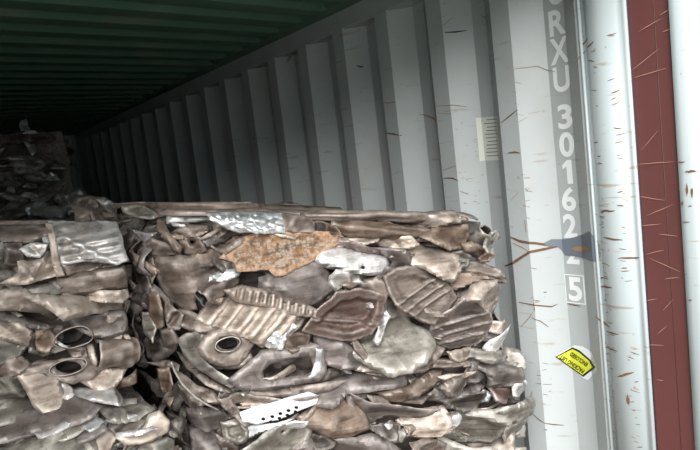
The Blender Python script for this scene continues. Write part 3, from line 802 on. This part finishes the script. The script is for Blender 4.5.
t('E', .03, (478,245, 486,236, 498,230, 501,238, 494,246, 482,252), bulge=0.0066, amp=.004)
t('B', .018, (461,244, 472,241, 482,246, 490,254, 484,259, 472,252, 464,252), amp=.01, creases=3)
t('B', .024, (478,258, 488,250, 497,255, 490,262, 480,262), amp=.008)
t('E', .01, (452,252, 462,250, 470,256, 468,266, 458,268, 453,262))
t('T', .01, (466,262, 482,262, 497,270, 500,277, 480,273, 464,272))
t('G', .018, (488,321, 500,320, 510,322, 509,328, 496,333, 487,331))
t('W', .02, (485,348, 492,340, 505,331, 513,327, 509,340, 501,351, 491,354), amp=.005)
t('E', .012, (474,350, 490,350, 504,352, 500,360, 484,362, 472,358))
t('B', .01, (408,333, 420,338, 430,345, 426,356, 412,352), amp=.012)
t('T', .014, (418,358, 432,345, 442,348, 438,356, 426,366, 416,365), amp=.01)
t('G', .012, (445,350, 462,350, 476,348, 473,358, 458,362, 448,357), amp=.006)
t('G', .01, (350,362, 380,366, 400,364, 412,358, 410,366, 385,371, 356,369), amp=.006)
t('T', .012, (434,358, 452,360, 472,362, 470,368, 448,367, 432,366), amp=.008)
# left shoulder pieces in the gap
t('D', -.01, (128,262, 141,262, 151,290, 147,298, 135,290), amp=.006)
t('B', .0, (147,300, 158,295, 164,315, 165,331, 156,335, 150,322), bulge=0.0066, amp=.004)
t('E', -.01, (140,320, 150,318, 156,332, 152,346, 142,340))
t('T', .002, (160,333, 172,328, 180,340, 176,352, 164,350), bulge=0.0066)
t('T', .0, (163,300, 172,306, 182,314, 180,330, 168,328), amp=.012, creases=3)

# ---- lower right bale
lr = Bale('scrap_bale', (.560, 1.44, EYE-.51), (1.565, 1.065, EYE-.672), .95, .56, 'lower right bale of crushed metal with a white perforated strip', )
lr.make_core(ins=.055, top=.02)
r2 = random.Random(8)
lr.ports = [lr.face.uv(*p) for p in ((404, 431), (280, 413))]
lr.fill(lr.face, lr.w, .50, 64, r2, mats='TTDDPEEG')
lr.fill(lr.face, .16, .5, 10, r2, u0=lr.w-.16, mats='EEDDTPG', nlo=-.06, nhi=-.02, wr_=(.08, .14))
lr.fill(lr.left, .85, .5, 22, r2, nlo=-.03, nhi=0, mats='TDDPBE')
lr.fill(lr.left, .3, .5, 22, r2, nlo=.0, nhi=.03, mats='TDDPBB', wr_=(.07, .16), ang=.9)
lr.fill(lr.right, .85, .45, 12, r2, nlo=-.03, nhi=0, mats='TDDPB')
lr.slivers(lr.face, lr.w, .45, 70, r2)
t = lr.trace
t('T', .01, (184,368, 205,374, 240,384, 270,388, 320,379, 337,378, 320,387, 290,395, 255,393, 225,389, 195,379), amp=.005, lip=.006, name='folded_sheet')
t('P', .02, (303,393, 330,384, 360,376, 402,374, 404,385, 370,389, 345,393, 330,403, 314,402), bulge=0.0066, amp=.006)
t('T', .02, (366,369, 400,372, 430,366, 442,367, 426,374, 395,377), amp=.006)
t('B', .028, (381,394, 410,383, 432,373, 448,372, 441,383, 420,393, 400,404, 391,403), bulge=0.0066, amp=.005)
t('T', .02, (430,379, 445,371, 470,370, 487,376, 486,389, 465,392, 445,391, 437,387), bulge=0.0040)
t('G', .032, (438,376, 448,373, 464,372, 482,374, 470,378, 452,381), amp=.005)
t('D', .02, (468,365, 500,364, 520,369, 527,380, 502,386, 488,385, 487,373), bulge=0.0050, amp=.005)
t('N', .024, (489,386, 505,384, 518,386, 514,396, 500,402, 491,398))
t('W', .02, (510,382, 522,379, 529,383, 527,392, 516,397, 509,393))
t('D', .034, (441,401, 465,392, 482,391, 486,398, 476,409, 462,411, 450,406), bulge=0.0059, amp=.004)
t('S', .012, (476,395, 484,390, 492,394, 488,402, 478,402), amp=.005)
t('P', .034, (350,392, 365,399, 395,403, 427,403, 412,416, 391,421, 376,429, 369,426, 364,411), bulge=0.0046, amp=.006, label='dark smooth bent sheet')
t('T', .012, (366,392, 384,396, 405,398, 430,398, 420,404, 392,404, 372,402), amp=.005)
t('S', .006, (440,425, 452,412, 462,408, 474,409, 465,418, 450,432), amp=.006)
t('E', .03, (438,437, 452,425, 470,409, 495,402, 520,397, 531,396, 532,405, 523,412, 500,418, 497,429, 490,441, 465,447, 445,445), amp=.014, creases=5, bulge=0.0040, name='crumpled_panel', label='light grey crumpled panel at the bale edge')
t('E', .034, (498,429, 505,420, 525,415, 527,432, 518,441, 503,443), bulge=0.0046, amp=.006, name='pocket_bracket')
t('G', .02, (402,425, 420,415, 443,407, 449,420, 446,433, 425,438, 407,438), bulge=0.0059, amp=.006)
lr.pipe('rolled_sheet_end', 'T', [(404, 431, .03), (412, 428, .0), (424, 424, -.05)], [.018, .019, .017], squash=(1, .8), dent=.3)
t('B', .036, (299,419, 313,410, 330,401, 346,402, 363,409, 368,420, 369,431, 352,437, 338,441, 330,439, 321,433, 307,429), bulge=0.0079, edge=0.0350, curl=0.0115, amp=.006, label='brown rounded plate')
t('T', .04, (300,419, 309,409, 319,402, 324,404, 312,414, 303,424), amp=.004, lip=.005)
t('P', .03, (316,454, 335,441, 355,436, 369,431, 386,440, 407,453, 402,468, 330,468), bulge=0.0066, amp=.005)
t('H', .045, (242,412, 262,405, 285,399, 305,394, 315,397, 312,404, 295,411, 275,418, 258,423, 244,421), amp=.003, bulge=0.0020, curl=0.0020, creases=0, folds=1, fold=.08, lip=.004, name='perforated_strip', label='white strip with two rows of round holes',
  holes_px=[ellipse(x, y, 2.0, 1.5, 8) for x, y in ((263, 418.5), (270.5, 421), (272, 416), (279, 417.5), (280, 413), (287, 414.5), (288, 410), (295, 411), (296, 407))], step=.0045, tilt=(0, .1))
t('S', .012, (238,427, 262,428, 290,416, 301,416, 300,424, 275,430, 256,437, 240,440), amp=.008, creases=3)
t('E', .034, (238,440, 260,429, 299,417, 306,425, 313,432, 308,446, 300,454, 243,458), amp=.008, creases=2, holes_px=[ellipse(283, 432, 1.8, 1.4)], label='greenish plate with small hole')
t('H', .04, (238,434, 247,428, 268,423, 290,418, 268,431, 246,441), amp=.004, name='bright_edge_strip')
t('E', .03, (222,424, 242,419, 251,430, 246,441, 238,446, 225,439), pan=.012, amp=.005)
t('T', .024, (221,398, 240,394, 280,398, 313,391, 311,399, 280,404, 245,407, 228,405), amp=.005, lip=.005)
t('T', .03, (220,396, 226,392, 232,400, 240,412, 250,420, 244,424, 230,412, 222,406), amp=.01, creases=4, lip=.006)
t('G', .016, (240,404, 262,402, 292,398, 290,402, 262,407, 246,410), amp=.004)
t('D', .014, (250,408, 275,402, 300,396, 300,400, 272,408, 254,413), amp=.004)
t('E', .02, (448,442, 470,447, 498,444, 520,446, 520,458, 450,460), amp=.012)
t('T', .02, (408,440, 430,438, 448,446, 446,460, 410,460), amp=.012)
t('D', .02, (370,428, 392,422, 404,428, 400,440, 384,438), amp=.014, creases=4)
t('W', .026, (385,425, 392,422, 396,428, 390,434), amp=.004)
t('E', .028, (397,432, 404,429, 408,437, 402,444, 396,440), amp=.006)
t('D', .01, (310,436, 324,434, 336,442, 330,452, 314,450), amp=.01)
# shadowed left part
t('T', .01, (146,377, 165,373, 180,375, 178,381, 160,381), amp=.004)
t('B', .012, (157,383, 170,380, 173,395, 171,408, 163,409, 159,396), bulge=0.0053, amp=.005)
t('P', .018, (186,413, 200,407, 222,410, 232,418, 224,429, 205,431, 191,425), bulge=0.0149, curl=0.0115, amp=.004)
t('T', .015, (178,392, 195,393, 204,405, 190,412, 183,403), amp=.014, creases=4)
t('T', .012, (172,380, 190,384, 212,392, 222,402, 205,404, 186,394), amp=.008)
t('P', .02, (190,434, 214,428, 221,450, 214,462, 194,462), bulge=0.0066)
t('T', .016, (216,432, 228,438, 240,448, 236,462, 222,460), bulge=0.0066)
t('D', .0, (168,430, 186,428, 192,445, 186,462, 166,460), bulge=0.0066)
ru_w = [(171, 362, .05), (175, 372, .05), (182, 384, .05), (195, 397, .05), (206, 404, .05), (218, 410, .045)]
lr.pipe('loose_wire', 'E', ru_w, [.0022]*6, seg=8, dent=0, thick=.001)

# ---- bottom right bale, under the frame
br_ = Bale('scrap_bale', (.57, 1.43, .56), (1.56, 1.08, .56), .9, 0, 'bottom right bale of crushed metal under the perforated strip bale')
br_.make_core(ins=.05, top=.0)
br_.fill(br_.face, br_.w, .52, 22, random.Random(21), wr_=(.2, .45), hr_=(.1, .2), step=.02)

# ---- left upper bale
lu = Bale('scrap_bale', (-.70, 1.58, EYE-.03), (.455, 1.50, EYE-.072), .75, EYE-.50, 'upper left bale of crushed metal with pale striped panel and two dark oval pipe openings')
lu.make_core()
r3 = random.Random(14)
lu.ports = [lu.face.uv(*p) for p in ((73, 337), (68, 367))]
lu.fill(lu.face, .62, .44, 44, r3, u0=.56, mats='TTDDEEPG')
lu.fill(lu.face, .62, .44, 34, r3, u0=0, mats='TTDDEEPG', wr_=(.12, .28), hr_=(.05, .12), step=.016)
lu.fill(lu.top, lu.w, .70, 22, r3, v0=-.72, nlo=-.03, nhi=-.012, wr_=(.15, .4), hr_=(.06, .16), mats='TTDBBPT', curl=0.0030)
lu.fill(lu.right, .65, .42, 16, r3, nlo=-.03, nhi=-.01, mats='TDDPBE')
lu.slivers(lu.face, .62, .44, 44, r3, u0=.54)
t = lu.trace
t('T', -.02, (-6,221, 54,220, 52,227, -6,229), 'flat_strip', amp=.004, tilt=(0, .1))
t('T', .0, (-8,227, 45,225, 52,232, 50,243, 35,243, 15,245, -8,241), amp=.006, bulge=0.0040)
t('S', .018, (42,226, 50,225, 51,234, 49,242, 43,241), amp=.008)
t('D', .004, (4,243, 22,243, 24,256, 20,266, 5,264), bulge=0.0046)
t('W', .016, (20,249, 32,243, 47,244, 40,257, 28,256), amp=.005)
t('G', .014, (2,282, 18,272, 18,258, 30,262, 42,258, 47,246, 53,258, 57,274, 40,279, 20,283), amp=.012, creases=4)
t('G', .028, (48,226, 55,225, 57,245, 60,262, 65,274, 57,276, 52,262), 'strap', bulge=0.0026, amp=.002, creases=0, folds=1, fold=.08, lip=.004)
t('W', .016, (55,223, 85,223, 118,223, 120,236, 121,258, 110,262, 85,259, 62,263, 58,245), ribs=(.021, .004, 1.5), amp=.007, bulge=0.0026, creases=2, label='pale striped panel', name='striped_panel')
t('S', .030, (68,257, 88,255, 106,256, 104,260, 84,260, 70,261), amp=.004)
t('T', .006, (62,262, 85,259, 119,260, 116,267, 86,274, 68,275), amp=.006)
t('T', .022, (57,280, 85,273, 121,266, 126,275, 128,289, 106,290, 76,296, 60,293), amp=.006, bulge=0.0046, curl=0.0049, label='brick-shaped flattened block', name='flattened_block')
t('G', .012, (60,296, 100,290, 127,290, 130,297, 120,302, 95,300), amp=.005)
t('G', .026, (25,294, 45,293, 75,296, 100,299, 125,301, 132,303, 129,313, 106,313, 80,314, 62,317, 48,306), amp=.006, bulge=0.0040, label='long pointed plate')
t('G', .02, (-6,290, 25,290, 48,304, 64,323, 56,325, 40,314, 15,309, -6,309), amp=.006, bulge=0.0040, lip=.004)
t('D', .014, (-6,311, 15,312, 40,322, 54,326, 48,330, 25,326, -6,319), bulge=0.0053, amp=.004)
t('G', .016, (-6,318, 20,322, 32,330, 29,346, -6,337), amp=.007)
t('E', .02, (-6,338, 29,346, 21,356, -6,367), amp=.007)
t('P', .016, (67,317, 105,312, 126,312, 126,330, 111,335, 90,335, 75,327), bulge=0.0059, amp=.006)
t('G', .02, (108,316, 124,314, 125,330, 112,334, 106,328), amp=.004)
t('D', .0, (30,330, 60,326, 62,350, 45,358, 30,352), amp=.012)
t('B', .012, (36,330, 50,328, 56,340, 46,350, 36,348), amp=.014, creases=4)
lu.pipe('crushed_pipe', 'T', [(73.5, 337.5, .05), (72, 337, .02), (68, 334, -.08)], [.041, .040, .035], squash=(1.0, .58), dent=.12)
t('W', .03, (47,351, 53,343, 58,341, 67,347, 55,354), amp=.003, name='pale_scrap')
t('T', .01, (66,346, 86,346, 88,356, 72,358), bulge=0.0046)
ru_c = [(97, 354, .03), (110, 353, .03), (126, 352, .025), (135, 351, .02)]
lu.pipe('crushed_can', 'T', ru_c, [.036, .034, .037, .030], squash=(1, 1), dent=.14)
t('G', .02, (96,338, 108,337, 122,334, 121,340, 108,343, 98,344), amp=.004)
t('G', .034, (88,346, 94,345, 98,363, 95,368, 89,358), amp=.003, name='rim_strip')
t('G', .034, (125,337, 130,336, 138,347, 139,360, 132,368, 130,352), amp=.003, name='rim_strip')
pf2 = t('T', .028, (16,371, 50,362, 85,357, 101,368, 89,377, 70,381, 50,376), holes_px=[ellipse(68.5, 367, 13, 5.6)], bulge=0.0026, amp=.003, creases=0, folds=1, fold=.08, name='pipe_flange', label='flange plate with dark oval port')
lu.pipe('flange_neck', 'T', [(68.5, 367, .045), (68.5, 367, .03), (68, 365, -.05)], [.040, .039, .036], root=pf2, squash=(1.0, .45), dent=.03)
t('G', .04, (16,372, 35,368, 48,365, 58,380, 63,402, 57,408, 40,410, 32,402, 25,388), amp=.006, bulge=0.0033, label='square beige plate')
t('W', .036, (58,383, 66,382, 72,388, 75,397, 66,402, 60,394), amp=.008)
t('G', .034, (79,382, 105,367, 129,370, 121,378, 105,393, 98,389), amp=.006)
t('B', .026, (104,394, 121,379, 136,370, 135,382, 116,393), amp=.004)
t('D', .014, (78,388, 100,390, 106,398, 84,402, 76,396), amp=.01)
t('E', .016, (-6,377, 20,374, 28,394, 14,404, -6,407), amp=.012, creases=4)
t('T', .012, (-6,360, 20,356, 30,364, 12,376, -6,378), amp=.01)

t('G', -.42, (78,223, 80,206, 86,198, 98,195, 112,197, 124,203, 127,223), name='crumpled_hood', amp=.02, bulge=.03, edge=.05, curl=.03, creases=5, folds=5, fold=.3, label='pale crumpled hood standing up behind')
t('T', -.38, (98,197, 104,201, 106,222, 96,222, 92,207), amp=.012, bulge=.01)
t('W', -.37, (104,198, 118,200, 126,207, 126,216, 112,209), amp=.012)
# ---- left lower bale, standing a little proud
ll = Bale('scrap_bale', (-.70, 1.46, EYE-.495), (.515, 1.385, EYE-.525), .82, .60, 'lower left bale of crushed metal with long grey folded sheets')
ll.make_core(top=.02)
r4 = random.Random(4)
ll.fill(ll.face, .6, .5, 34, r4, u0=.62, mats='EEDDTPW')
ll.fill(ll.face, .66, .5, 34, r4, u0=0, mats='TTDDEEPG', wr_=(.12, .28), hr_=(.05, .12), step=.016)
ll.fill(ll.face, .16, .5, 10, r4, u0=1.06, mats='EEDDTPG', nlo=-.06, nhi=-.02, wr_=(.08, .14))
ll.fill(ll.right, .7, .5, 16, r4, nlo=-.03, nhi=-.01, mats='TDDPBE')
ll.slivers(ll.face, .6, .45, 34, r4, u0=.62)
t = ll.trace
t('E', .0, (-6,408, 30,404, 52,410, 40,426, -6,434), amp=.014, creases=5)
t('P', .02, (-6,437, 40,420, 60,408, 76,405, 99,408, 86,418, 60,433, 30,443, -6,453), bulge=0.0040, amp=.005, label='dark long folded sheet')
t('W', .03, (71,405, 100,400, 121,396, 122,409, 100,410, 85,409), amp=.005, name='pale_strip')
t('D', .02, (118,397, 124,396, 128,404, 126,410, 119,409), amp=.004)
t('E', .026, (18,454, 50,437, 85,423, 102,415, 141,409, 139,416, 112,426, 106,441, 86,454), amp=.012, creases=6, bulge=0.0033, name='crumpled_panel')
t('E', .04, (36,446, 62,434, 90,422, 104,417, 100,424, 76,436, 50,449), amp=.004, creases=4, name='folded_sheet', lip=.005)
t('D', .042, (58,448, 82,436, 104,426, 106,430, 86,442, 66,453), amp=.004, creases=2, name='folded_sheet')
t('W', .044, (40,440, 64,430, 90,420, 92,422, 66,434, 44,444), amp=.003, creases=1, name='bright_edge_strip')
t('W', .034, (108,424, 125,416, 139,418, 121,427), amp=.004)
t('S', .034, (84,428, 98,420, 108,424, 104,432, 92,434), amp=.012, creases=4)
t('D', .022, (110,428, 130,420, 146,420, 136,430, 116,436), amp=.006)
t('G', .03, (117,436, 145,426, 150,416, 160,412, 167,420, 166,432, 151,440, 125,443), bulge=0.0066, amp=.004, curl=0.0049, label='rolled tan sheet', sharp=0)
t('W', .045, (117,437, 135,430, 150,426, 156,428, 140,434, 120,440), amp=.003, name='bright_edge_strip')
t('E', .02, (127,447, 165,437, 174,442, 172,452, 130,458), bulge=0.0053)
t('E', .014, (100,412, 125,410, 150,408, 158,414, 140,420, 112,420), amp=.01, creases=4)
t('G', .03, (84,442, 104,430, 116,438, 108,452, 88,456), amp=.01)
t('E', .02, (-6,454, 20,446, 40,442, 46,456, -6,468), amp=.012, creases=4)

bl_ = Bale('scrap_bale', (-.70, 1.50, .60), (.49, 1.42, .60), .8, 0, 'bottom left bale of crushed metal under the long folded sheets')
bl_.make_core(ins=.05, top=.0)
bl_.fill(bl_.face, bl_.w, .55, 22, random.Random(22), wr_=(.2, .45), hr_=(.1, .2), step=.02)

# ---- second row, only its tops show past the front bales
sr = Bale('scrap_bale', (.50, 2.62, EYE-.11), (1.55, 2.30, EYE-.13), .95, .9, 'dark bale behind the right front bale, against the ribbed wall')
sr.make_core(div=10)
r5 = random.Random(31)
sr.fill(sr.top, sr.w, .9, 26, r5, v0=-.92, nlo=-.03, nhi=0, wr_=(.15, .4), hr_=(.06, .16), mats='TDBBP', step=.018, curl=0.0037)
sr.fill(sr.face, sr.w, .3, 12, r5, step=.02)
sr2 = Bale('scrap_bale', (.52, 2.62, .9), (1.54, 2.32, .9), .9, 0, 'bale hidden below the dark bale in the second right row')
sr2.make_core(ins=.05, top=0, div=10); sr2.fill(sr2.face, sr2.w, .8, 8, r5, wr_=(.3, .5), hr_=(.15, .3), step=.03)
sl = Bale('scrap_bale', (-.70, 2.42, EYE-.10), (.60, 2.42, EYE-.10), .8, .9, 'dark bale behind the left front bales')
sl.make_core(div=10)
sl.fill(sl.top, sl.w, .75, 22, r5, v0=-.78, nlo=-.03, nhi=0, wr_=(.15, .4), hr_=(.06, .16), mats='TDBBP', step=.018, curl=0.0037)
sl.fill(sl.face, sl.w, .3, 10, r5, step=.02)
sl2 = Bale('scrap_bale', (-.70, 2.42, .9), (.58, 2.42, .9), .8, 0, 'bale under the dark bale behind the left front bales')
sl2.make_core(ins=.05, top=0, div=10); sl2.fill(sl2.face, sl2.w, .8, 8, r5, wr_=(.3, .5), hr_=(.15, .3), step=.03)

# ---- tall stack at the far left, in the dark
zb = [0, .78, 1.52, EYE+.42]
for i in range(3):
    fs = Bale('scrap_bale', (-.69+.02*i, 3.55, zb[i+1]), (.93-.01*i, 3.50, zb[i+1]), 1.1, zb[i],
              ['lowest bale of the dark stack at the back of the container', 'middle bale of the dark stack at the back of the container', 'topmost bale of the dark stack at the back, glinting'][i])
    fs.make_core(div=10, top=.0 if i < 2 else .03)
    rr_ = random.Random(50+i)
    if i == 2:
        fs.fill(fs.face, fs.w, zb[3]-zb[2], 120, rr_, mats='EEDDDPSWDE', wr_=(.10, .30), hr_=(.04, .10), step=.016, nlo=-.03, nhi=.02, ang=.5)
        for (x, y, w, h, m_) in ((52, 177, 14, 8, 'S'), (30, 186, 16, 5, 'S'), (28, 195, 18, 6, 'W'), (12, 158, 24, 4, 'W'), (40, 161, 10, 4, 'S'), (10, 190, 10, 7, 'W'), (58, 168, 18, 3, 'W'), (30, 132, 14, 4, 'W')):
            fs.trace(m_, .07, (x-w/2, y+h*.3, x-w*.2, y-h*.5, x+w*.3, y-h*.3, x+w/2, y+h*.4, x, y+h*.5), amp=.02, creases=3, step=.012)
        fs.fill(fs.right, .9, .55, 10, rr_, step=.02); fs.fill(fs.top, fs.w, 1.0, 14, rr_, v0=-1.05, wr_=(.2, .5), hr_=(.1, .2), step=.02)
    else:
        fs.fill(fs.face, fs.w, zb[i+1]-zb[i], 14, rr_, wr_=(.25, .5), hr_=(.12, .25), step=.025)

# ---- loose bits lying on top of the front right bale
def loose(name, label, pts, rad, mat, sq):
    pts = [np.array(p) for p in pts]; root = empty(name, pts[0]); tag(root, label, 'scrap strip')
    tube(root, 'bar', pts, rad, mat, seg=10, squash=sq, dent=.1)
g = lambda px, py, n: ru.at(px, py, n)
loose('thin_bar', 'thin brown bar lying along the top of the right bale before the dark wall', [g(150, 204, -.45), g(205, 203.5, -.42), g(252, 203, -.40)], [.006, .008, .005], 'B', (1, .6))
loose('twisted_rag_strip', 'short dark twisted strip on top of the right bale', [g(265, 207, -.30), g(288, 205, -.30), g(302, 206, -.28)], [.008, .014, .006], 'D', (1, .7))
